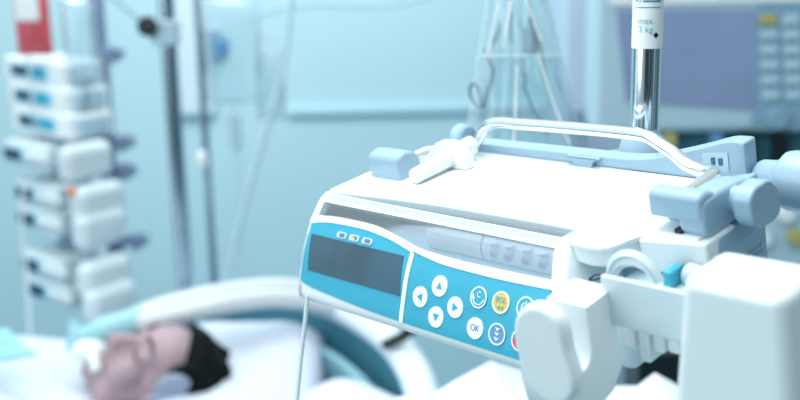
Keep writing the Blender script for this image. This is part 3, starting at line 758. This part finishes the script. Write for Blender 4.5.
# ================================================================== VENTILATOR AT THE RIGHT
VD = 2.1
vo = at(690, 120, VD)
vyaw = math.radians(-4)
VM = Matrix.Translation(vo) @ Matrix.Rotation(vyaw, 4, 'Z')
vent = empty('ventilator', VM, 'grey ventilator with a violet screen and key columns, at the right behind the pump', 'ventilator')
vi = VM.inverted()
def vp(px, py, off=0.0):        # where the ray through a pixel meets the device front
    o = vi @ CAM; d = (vi @ at(px, py, 1.0)) - o
    s = (off - o.y) / d.y; return o + d * s
b = B(); A, Z = vp(596, -60), vp(900, 132); b.box(A.x, Z.x, 0.0, 0.16, Z.z, A.z, 0.02, 4); b.build('monitor_housing', 'device', vent)
b = B(); b.prism([(vp(*q).x, vp(*q).z) for q in ((616, 10), (755, 9), (755, 110), (626, 102))], XZ, -0.004, 0.004, 0.001, 1); b.build('screen', 'vscreen', vent)
b = B(); A, Z = vp(757, 4), vp(812, 124); b.box(A.x, Z.x, -0.004, 0.004, Z.z, A.z, 0.003); kp = b.build('key_panel', 'deviced', vent)
for i in range(6):
    for j in range(2):
        q = vp(768 + 23 * j + 0.5 * i, 20 + 15 * i, -0.004); b = B(); b.box(q.x - 0.017, q.x + 0.017, -0.010, -0.003, q.z - 0.010, q.z + 0.010, 0.003)
        o = b.build('key', 'vyellow' if i == 0 and j == 0 else 'vkey', kp)
        if i == 0 and j == 0: o['label'] = 'yellow key'
q = vp(777, 118); b = B(); b.lathe([(0, 0.024), (0.012, 0.023), (0.016, 0.018)], (q.x, 0.0, q.z), (0, -1, 0)); b.build('control_knob', 'deviced', vent)
b = B(); A, Z = vp(610, 4), vp(812, 0.5); b.box(A.x, Z.x, -0.006, 0.0, Z.z - 0.003, A.z + 0.012, 0.002); b.build('top_strip', 'white', vent)
A, Z = vp(655, 138), vp(880, 168)
b = B(); b.box(A.x, Z.x, 0.03, 0.15, Z.z - 0.05, vp(700, 133).z, 0.004); b.build('undercarriage', 'darkteal', vent)
for px, m in ((670, 'vyellow'), (717, 'deepblue'), (748, 'black'), (782, 'black')):
    q = vp(px, 140); b = B(); b.box(q.x - 0.012, q.x + 0.012, -0.01, 0.05, q.z - (0.015 if m in ('vyellow', 'deepblue') else 0.07), q.z + 0.012, 0.003); b.build('cable_plug', m, vent)
b = B(); A, Z = vp(735, 190), vp(905, 560); b.box(A.x, Z.x, 0.02, 0.40, -vo.z + 0.02, vp(735, 172).z, 0.02); vb = b.build('cart_body', 'device', vent)
for px, py, m in ((788, 215, 'white'), (764, 240, 'white'), (797, 238, 'vyellow')):
    q = vp(px, py); b = B(); b.lathe([(0, 0.017), (0.02, 0.017), (0.024, 0.012)], (q.x, 0.02, q.z), (0, -1, 0)); b.build('outlet', m, vb)
# side cabinet
p = at(566, 20, 2.9); q = at(612, 20, 2.9)
b = B(); b.box(p.x, q.x + 0.25, p.y, p.y + 0.3, 0.0, 2.4, 0.01); cab = b.build('cabinet', 'lilac'); tag(cab, 'pale lilac cabinet standing left of the ventilator', 'cabinet')
q = at(580, 130, 2.8); b = B(); b.box(q.x - 0.014, q.x + 0.014, -0.0, 0.12, -q.z, 0.06, 0.01)
for v in b.bm.verts: v.co += V((0, q.y, q.z))
tag(b.build('cable_duct', 'violet'), 'dark violet box between the plastic bag and the ventilator', 'box')

# ================================================================== BED, PATIENT
bed = empty('hospital_bed', at(250, 380, 2.1) * 1.0, 'hospital bed with a curved white and blue headboard under the patient', 'bed')
bed.location.z = 0
bi = Matrix.Translation(-V(bed.location))
rim = [(205, 304, 2.50), (245, 296, 2.42), (290, 294, 2.32), (335, 306, 2.2), (372, 326, 2.06), (398, 348, 1.93), (415, 374, 1.80), (424, 402, 1.70), (428, 440, 1.60)]
rp = spline([bi @ at(*q) for q in rim], 6)
b = B(); b.tube(rp, 0.030, 14); b.build('headboard_rim', 'bedwhite', bed)
n = len(rp) - 1
def curtain(z0, z1, m, name, off, th):
    b = B()
    b.grid(lambda u, v: (lambda p: V((p.x, p.y, p.z)) + off + V((0, 0, z0 + (z1 - z0) * v)))(rp[min(n, int(round(u * n)))]), n, 6, thick=th)
    return b.build(name, m, bed)
curtain(-0.01, -0.20, 'bedblue', 'headboard_panel', V((0.01, 0.015, 0)), 0.02)
curtain(-0.065, -0.33, 'bedgrey', 'headboard_inset', V((-0.045, -0.035, 0)), 0.02)
b = B(); hx = at(385, 345, 1.88) - V(bed.location); hy = at(402, 337, 1.84) - V(bed.location)
b.tube([hx, hy, hy + V((0.02, 0.01, 0.012))], 0.010); b.build('release_lever', 'black', bed)
fz = at(157, 379, 1.90)
mz = fz.z - 0.16
b = B(); b.prism([(-2.3, -0.55), (0.40, -0.55), (0.16, 0.45), (-2.3, 0.45)], XY, mz - 0.14, mz, 0.03)
M0 = Matrix.Translation(V((fz.x, fz.y, 0)) - V(bed.location)) @ Matrix.Rotation(math.radians(4), 4, 'Z')
b.bm.transform(M0); b.build('mattress', 'sheet', bed)
b = B(); b.prism([(-2.3, -0.53), (0.40, -0.53), (0.16, 0.44), (-2.3, 0.44)], XY, mz - 0.22, mz - 0.15, 0.01)
for sx in (-2.0, 0.3):
    for sy in (-0.42, 0.38): b.box(sx - 0.03, sx + 0.03, sy - 0.03, sy + 0.03, 0.0, mz - 0.15, 0.005)
b.bm.transform(M0); b.build('bed_frame', 'bedwhite', bed)

def remesh(bm_builder, name, material, parent, voxel, smooth_it=4, factor=0.5):
    o = bm_builder.build('tmp', material)
    md = o.modifiers.new('r', 'REMESH'); md.mode = 'VOXEL'; md.voxel_size = voxel
    ms = o.modifiers.new('s', 'SMOOTH'); ms.iterations = smooth_it; ms.factor = factor
    dg = bpy.context.evaluated_depsgraph_get(); dg.update()
    me = bpy.data.meshes.new_from_object(o.evaluated_get(dg)); me.name = name
    bpy.data.objects.remove(o)
    for p in me.polygons: p.use_smooth = True
    me.materials.clear(); me.materials.append(M[material])
    r = bpy.data.objects.new(name, me); COL.objects.link(r)
    if parent is not None: r.parent = parent
    return r
# head frame: local z = crown, local y = face direction, local x = the patient's own right/left
crown = V((0.945, 0.0, 0.30)).normalized()
face = V((-0.32, -0.30, 0.90)); face = (face - crown * face.dot(crown)).normalized()
lx = face.cross(crown)
HM = Matrix.Translation(fz) @ Matrix((lx, face, crown)).transposed().to_4x4() @ Matrix.Scale(1.0, 4)
person = empty('person', HM, 'dark-haired patient lying on a white pillow, tube at the mouth', 'person')
def cap(b, p, q, r0, r1, n=14):
    p, q = V(p), V(q); L = (q - p).length
    prof = [(-r0 * math.cos(t), r0 * math.sin(t)) for t in [PI / 2 * k / 5 for k in range(6)]] + [(L + r1 * math.sin(t), r1 * math.cos(t)) for t in [PI / 2 * k / 5 for k in range(6)]]
    b.lathe(prof, p, q - p, n)
b = B()
b.ell((0, -0.012, 0.035), (0.074, 0.092, 0.092)); b.ell((0, 0.018, -0.035), (0.062, 0.074, 0.085)); b.ell((0, 0.045, 0.045), (0.058, 0.05, 0.055))
b.ell((0, 0.060, -0.098), (0.026, 0.024, 0.022))
for s in (-1, 1):
    b.ell((s * 0.035, 0.060, -0.028), (0.030, 0.028, 0.034)); cap(b, (s * 0.012, 0.090, 0.030), (s * 0.045, 0.076, 0.028), 0.011, 0.009)
    b.ell((s * 0.031, 0.079, 0.008), (0.0145, 0.011, 0.011)); b.ell((s * 0.050, 0.020, -0.080), (0.022, 0.040, 0.026))
    b.ell((s * 0.076, -0.008, -0.005), (0.010, 0.020, 0.032)); b.ell((s * 0.010, 0.100, -0.040), (0.010, 0.012, 0.009))
cap(b, (0, 0.090, 0.020), (0, 0.112, -0.032), 0.009, 0.013)
cap(b, (-0.018, 0.084, -0.066), (0.018, 0.084, -0.066), 0.008, 0.008); cap(b, (-0.016, 0.082, -0.078), (0.016, 0.082, -0.078), 0.008, 0.008)
cap(b, (0, -0.02, -0.05), (0, -0.035, -0.22), 0.054, 0.058)
cap(b, (-0.14, -0.06, -0.26), (0.14, -0.06, -0.26), 0.065, 0.065); b.ell((0, -0.055, -0.42), (0.165, 0.10, 0.24)); b.ell((0, -0.055, -0.68), (0.15, 0.09, 0.20))
for s in (-1, 1):
    cap(b, (s * 0.19, -0.07, -0.27), (s * 0.23, -0.09, -0.56), 0.050, 0.040); cap(b, (s * 0.23, -0.09, -0.56), (s * 0.22, -0.07, -0.80), 0.040, 0.028); b.ell((s * 0.215, -0.065, -0.88), (0.040, 0.018, 0.06))
    cap(b, (s * 0.09, -0.06, -0.80), (s * 0.10, -0.05, -1.22), 0.080, 0.055); cap(b, (s * 0.10, -0.05, -1.22), (s * 0.10, -0.08, -1.62), 0.055, 0.036); cap(b, (s * 0.10, -0.08, -1.64), (s * 0.11, 0.06, -1.66), 0.036, 0.025)
remesh(b, 'body', 'skin', person, 0.0065, 3)
b = B()
b.ell((0, -0.033, 0.042), (0.078, 0.084, 0.089)); b.ell((0.0, -0.060, 0.0), (0.070, 0.055, 0.080)); b.ell((0, 0.016, 0.090), (0.060, 0.050, 0.039)); b.ell((0.060, 0.0, 0.070), (0.020, 0.055, 0.042)); b.ell((-0.060, 0.0, 0.070), (0.020, 0.055, 0.042))
for k in range(30):
    th, ph = random.uniform(0, 2 * PI), random.uniform(-0.3, 1.4)
    d = V((0.080 * math.cos(th) * math.cos(ph), -0.028 + 0.088 * math.sin(th) * math.cos(ph) - 0.01, 0.05 + 0.088 * math.sin(ph)))
    if d.y < 0.010: b.ell(d * 0.98, (0.011, 0.011, 0.014))
remesh(b, 'hair', 'hair', person, 0.006, 2)
for s in (-1, 1):
    b = B(); b.ell((s * 0.071, 0.022, 0.050), (0.012, 0.028, 0.038)); b.ell((s * 0.077, 0.006, 0.015), (0.010, 0.016, 0.028)); remesh(b, 'grey_temple_hair', 'hairg', person, 0.004, 2)
    b = B(); b.tube([(s * 0.012, 0.101, 0.030), (s * 0.030, 0.094, 0.036), (s * 0.048, 0.080, 0.032)], lambda t: 0.0045 - 0.002 * t, 8, smooth=4); b.build('eyebrow', 'brow', person)
    b = B(); b.tube([(s * 0.018, 0.0885, 0.004), (s * 0.031, 0.0905, 0.001), (s * 0.045, 0.082, 0.003)], 0.0018, 6, smooth=4); b.build('eyelashes', 'brow', person)
b = B(); b.tube([(-0.02, 0.0915, -0.072), (0, 0.0945, -0.072), (0.02, 0.0915, -0.072)], 0.0016, 6, smooth=3); b.build('mouth_line', 'brow', person)

# tube holder, connector and breathing hoses
mo = HM @ V((0, 0.095, -0.072))
th = empty('tube_holder', mo, 'white tube holder and tape over the patient\'s mouth', 'tube holder')
ti = Matrix.Translation(-mo)
b = B(); b.tube([ti @ (HM @ V((-0.040, 0.086, -0.072))), ti @ (HM @ V((-0.025, 0.098, -0.073))), ti @ (HM @ V((0, 0.104, -0.076))), ti @ (HM @ V((0.025, 0.098, -0.073))), ti @ (HM @ V((0.040, 0.086, -0.072)))], 0.010, 10, smooth=5); b.build('strap', 'label', th)
cs = at(74, 340, 1.88); ce = at(74, 322, 1.90)
b = B(); b.tube([V((0, 0, 0)), ti @ at(92, 350, 1.9), ti @ at(80, 345, 1.88)], 0.014, 12, smooth=5); b.ell(ti @ at(90, 350, 1.87), (0.034, 0.03, 0.022)); b.build('airway_tube', 'label', th)
con = empty('tube_connector', at(100, 330, 1.9), 'light teal elbow connector joining the mouth tube to the breathing hoses', 'connector')
ci = Matrix.Translation(-at(100, 330, 1.9))
b = B(); b.tube([ci @ at(72, 352, 1.88), ci @ at(75, 336, 1.88), ci @ at(76, 322, 1.89)], 0.012, 14); b.build('elbow', 'tealc', con)
b = B(); b.tube([ci @ at(76, 335, 1.88), ci @ at(92, 334, 1.88), ci @ at(106, 330, 1.89), ci @ at(140, 320, 1.92)], lambda t: 0.012 + 0.014 * min(1, t * 1.6), 16, smooth=4); b.build('body', 'tealc', con)
def hose(pix, r, name, label):
    pts = spline([V(at(*q)) for q in pix], 24)
    b = B(); b.tube(pts, lambda t: r * (1 + 0.10 * math.sin(t * len(pts) * 1.6)), 12); o = b.build(name, 'hose', ang=80)
    return tag(o, label, 'hose', 'breathing hoses')
hose([(136, 317, 1.92), (165, 306, 1.96), (200, 297, 2.0), (240, 290, 2.06), (280, 287, 2.12), (320, 291, 2.18), (370, 300, 2.24), (430, 312, 2.3)], 0.019, 'breathing_hose', 'corrugated white breathing hose, upper of the two above the patient')
hose([(136, 325, 1.90), (165, 317, 1.93), (200, 309, 1.96), (240, 301, 2.02), (280, 298, 2.08), (320, 303, 2.14), (370, 312, 2.2), (430, 325, 2.26)], 0.019, 'breathing_hose', 'corrugated white breathing hose, lower of the two above the patient')

# pillows, blanket
def pillow(name, c, sx, sy, sz, mtx, m, label):
    b = B()
    def f(u, v, s):
        x, y = 2 * u - 1, 2 * v - 1
        e = max(0, (1 - x ** 4) * (1 - y ** 4)) ** 0.55
        k = 1 - 0.10 * (1 - abs(x)) * 0 - 0.06 * (x * x * y * y)
        w = 0.010 * noise.noise(V((x * 2.2, y * 2.2, s)))
        return V((x * sx * k, y * sy * k, s * sz * e + w * e))
    b.grid(lambda u, v: f(u, v, 1), 30, 30); b.grid(lambda u, v: f(u, v, -1), 30, 30)
    bmesh.ops.remove_doubles(b.bm, verts=b.bm.verts[:], dist=1e-5); bmesh.ops.recalc_face_normals(b.bm, faces=b.bm.faces[:])
    o = b.build(name, m, ang=80); o.matrix_world = Matrix.Translation(c) @ mtx
    return tag(o, label, 'pillow')
pillow('pillow', fz + V((0.135, 0.07, -0.075)), 0.160, 0.30, 0.085, Matrix.Rotation(math.radians(2), 4, 'Y') @ Matrix.Rotation(math.radians(3), 4, 'X'), 'pillow', 'white pillow under the patient\'s head')
pillow('pillow', at(330, 428, 1.80) + V((0.0, 0, -0.03)), 0.14, 0.16, 0.07, Matrix.Rotation(math.radians(-18), 4, 'Y') @ Matrix.Rotation(math.radians(30), 4, 'Z'), 'pillow', 'white pillow near the headboard, right of the thin infusion line')
b = B()
def blanket(u, v):
    y = -0.52 + 1.0 * v
    x = -0.085 + 0.16 * max(0, -y - 0.02) - 0.10 * max(0, y) - 1.5 * u + 0.010 * math.sin(v * 17)
    prof = max(0, 1 - (abs(y) / 0.46) ** 2.4) ** 0.8
    z = 0.140 + 0.050 * min(1, u * 6) + 0.012 * noise.noise(V((u * 9, v * 5, 2)))
    z = z * (0.25 + 0.75 * prof)
    if u < 0.03: z -= 0.018 * (0.03 - u) / 0.03
    if abs(y) > 0.46: z -= (abs(y) - 0.46) * 3
    return V((x, y, mz + z + 0.005))
b.grid(blanket, 90, 50, thick=0.010); b.bm.transform(Matrix.Translation(V((fz.x, fz.y, 0))) @ Matrix.Rotation(math.radians(4), 4, 'Z'))
tag(b.build('blanket', 'sheet', ang=80), 'white blanket drawn up to the patient\'s chin', 'blanket')
b = B()
def drape(u, v):
    px = -60 + (66 + 30 * v) * u; py = 330 + 26 * v + 3 * math.sin(u * 4)
    p = at(px, py, 1.84 - 0.05 * v); return p + V((0, 0, 0.006 * noise.noise(V((u * 4, v * 4, 1)))))
b.grid(drape, 20, 20, thick=0.008)
tag(b.build('drape', 'tealcloth'), 'pale teal drape at the far edge of the bed, lower left', 'drape')

# ================================================================== WHITE CLOTH BELOW THE PUMP
tz = at(480, 372, 1.15)
tr = empty('trolley', (tz.x + 0.25, tz.y - 0.06, 0), 'small steel trolley standing under the white cloth, below the pump', 'trolley')
b = B(); b.box(-0.22, 0.16, -0.24, 0.03, tz.z - 0.06, tz.z - 0.03, 0.004); b.build('tray', 'bedwhite', tr)
for sx in (-0.18, 0.12):
    for sy in (-0.21, 0.0):
        b = B(); b.cyl((sx, sy, 0.0), (sx, sy, tz.z - 0.05), 0.012); b.build('leg', 'steel', tr)
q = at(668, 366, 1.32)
b = B(); b.box(-0.045, 0.055, -0.03, 0.05, -q.z, 0.030, 0.006); b.bm.transform(Matrix.Translation(q)); tag(b.build('gap_shade_block', 'black'), 'narrow black block behind the white cloth, added as the shade in the gap under the pump drive', 'cabinet')  # black block added to stand in for the shade below the drive
b = B()
def cloth(u, v):
    # far edge v = 1, near edge v = 0 ; u along the width
    far = [(395, 424), (425, 398), (452, 380), (486, 361), (520, 372), (560, 388), (600, 386), (626, 386), (642, 373), (668, 388), (700, 402), (730, 412)]
    t = u * (len(far) - 1); i = min(int(t), len(far) - 2); f = t - i
    px = far[i][0] * (1 - f) + far[i + 1][0] * f; py = far[i][1] * (1 - f) + far[i + 1][1] * f
    p = at(px, py, 1.15); z = p.z
    p = p + V((0.02 * u, -0.30 * (1 - v), 0))
    z = z * v ** 1.5 + (tz.z - 0.022) * (1 - v ** 1.5)
    return V((p.x, p.y, max(z, tz.z - 0.0225) + 0.004 * noise.noise(V((u * 5, v * 3, 4))) * (1 - v)))
b.grid(cloth, 66, 24, thick=0.004)
tag(b.build('white_cloth', 'sheet', ang=80), 'folded white cloth lying on the trolley below the pump', 'cloth')

# ================================================================== LIGHT
w = bpy.data.worlds.new('world'); S.world = w; w.use_nodes = True
nt = w.node_tree; bg = nt.nodes['Background']
tc = nt.nodes.new('ShaderNodeTexCoord'); sep = nt.nodes.new('ShaderNodeSeparateXYZ'); nt.links.new(tc.outputs['Generated'], sep.inputs[0])
mr = nt.nodes.new('ShaderNodeMapRange'); mr.inputs['From Min'].default_value = -0.7; mr.inputs['From Max'].default_value = 0.8
nt.links.new(sep.outputs['Z'], mr.inputs['Value'])
cr = nt.nodes.new('ShaderNodeValToRGB'); cr.color_ramp.elements[0].color = (0.26, 0.48, 0.58, 1); cr.color_ramp.elements[1].color = (0.90, 0.99, 1.0, 1)
nt.links.new(mr.outputs[0], cr.inputs['Fac'])
# dark noise patches added to the world, to put dark reflections into the chrome
nz2 = nt.nodes.new('ShaderNodeTexNoise'); nz2.inputs['Scale'].default_value = 2.2; nz2.inputs['Detail'].default_value = 1.0
nt.links.new(tc.outputs['Generated'], nz2.inputs['Vector'])
c2 = nt.nodes.new('ShaderNodeValToRGB'); c2.color_ramp.elements[0].position = 0.46; c2.color_ramp.elements[1].position = 0.55
c2.color_ramp.elements[0].color = (0.14, 0.28, 0.34, 1); c2.color_ramp.elements[1].color = (1, 1, 1, 1)
nt.links.new(nz2.outputs['Fac'], c2.inputs['Fac'])
mxw = nt.nodes.new('ShaderNodeMixRGB'); mxw.blend_type = 'MULTIPLY'; mxw.inputs['Fac'].default_value = 1.0
nt.links.new(cr.outputs['Color'], mxw.inputs[1]); nt.links.new(c2.outputs['Color'], mxw.inputs[2])
mz2 = nt.nodes.new('ShaderNodeMapRange'); mz2.inputs['From Min'].default_value = 0.20; mz2.inputs['From Max'].default_value = 0.45; mz2.inputs['To Min'].default_value = 1.0; mz2.inputs['To Max'].default_value = 0.0
nt.links.new(sep.outputs['Z'], mz2.inputs['Value']); nt.links.new(mz2.outputs[0], mxw.inputs['Fac'])
# world made dimmer toward the right, so right-facing sides come out darker
mx3 = nt.nodes.new('ShaderNodeMapRange'); mx3.inputs['From Min'].default_value = -0.8; mx3.inputs['From Max'].default_value = 0.8; mx3.inputs['To Min'].default_value = 1.12; mx3.inputs['To Max'].default_value = 0.55
nt.links.new(sep.outputs['X'], mx3.inputs['Value'])
vm = nt.nodes.new('ShaderNodeVectorMath'); vm.operation = 'SCALE'
nt.links.new(mxw.outputs[0], vm.inputs[0]); # dark band added behind the camera for the chrome rail to reflect
my = nt.nodes.new('ShaderNodeMapRange'); my.inputs['From Min'].default_value = -0.92; my.inputs['From Max'].default_value = -0.55; my.inputs['To Min'].default_value = 0.22; my.inputs['To Max'].default_value = 1.0
nt.links.new(sep.outputs['Y'], my.inputs['Value'])
mzz = nt.nodes.new('ShaderNodeMapRange'); mzz.inputs['From Min'].default_value = 0.22; mzz.inputs['From Max'].default_value = 0.5
nt.links.new(sep.outputs['Z'], mzz.inputs['Value'])
mmx = nt.nodes.new('ShaderNodeMath'); mmx.operation = 'MAXIMUM'; nt.links.new(my.outputs[0], mmx.inputs[0]); nt.links.new(mzz.outputs[0], mmx.inputs[1])
mml = nt.nodes.new('ShaderNodeMath'); mml.operation = 'MULTIPLY'; nt.links.new(mmx.outputs[0], mml.inputs[0]); nt.links.new(mx3.outputs[0], mml.inputs[1])
nt.links.new(mml.outputs[0], vm.inputs['Scale'])
nt.links.new(vm.outputs[0], bg.inputs['Color']); bg.inputs['Strength'].default_value = 0.85
def lamp(name, loc, tgt, size, power, col=(1, 1, 1), sy=None):
    l = bpy.data.lights.new(name, 'AREA'); l.energy = power; l.color = col; l.size = size
    if sy: l.shape = 'RECTANGLE'; l.size_y = sy
    o = bpy.data.objects.new(name, l); COL.objects.link(o); o.location = loc
    o.rotation_euler = (V(tgt) - V(loc)).to_track_quat('-Z', 'Y').to_euler(); return o
lamp('overhead_fill', (-0.1, 0.7, 2.75), (0.1, 0.6, 1.4), 1.0, 13, (0.95, 0.99, 1.0), 0.6)  # soft area light added out of view above the pump, brightening its top
lamp('overhead_fill', (-0.6, 2.4, 3.1), (-0.4, 3.9, 1.5), 1.8, 30, (0.90, 0.99, 1.0), 0.6)  # unseen light added overhead and turned to brighten the back wall
lamp('window_light', (-2.6, -0.6, 2.2), (0.0, 1.0, 1.4), 1.8, 22, (0.93, 0.99, 1.0))
vs = S.view_settings; vs.view_transform = 'Standard'; vs.look = 'None'; vs.gamma = 1.0; vs.use_curve_mapping = False; vs.exposure = 0.46
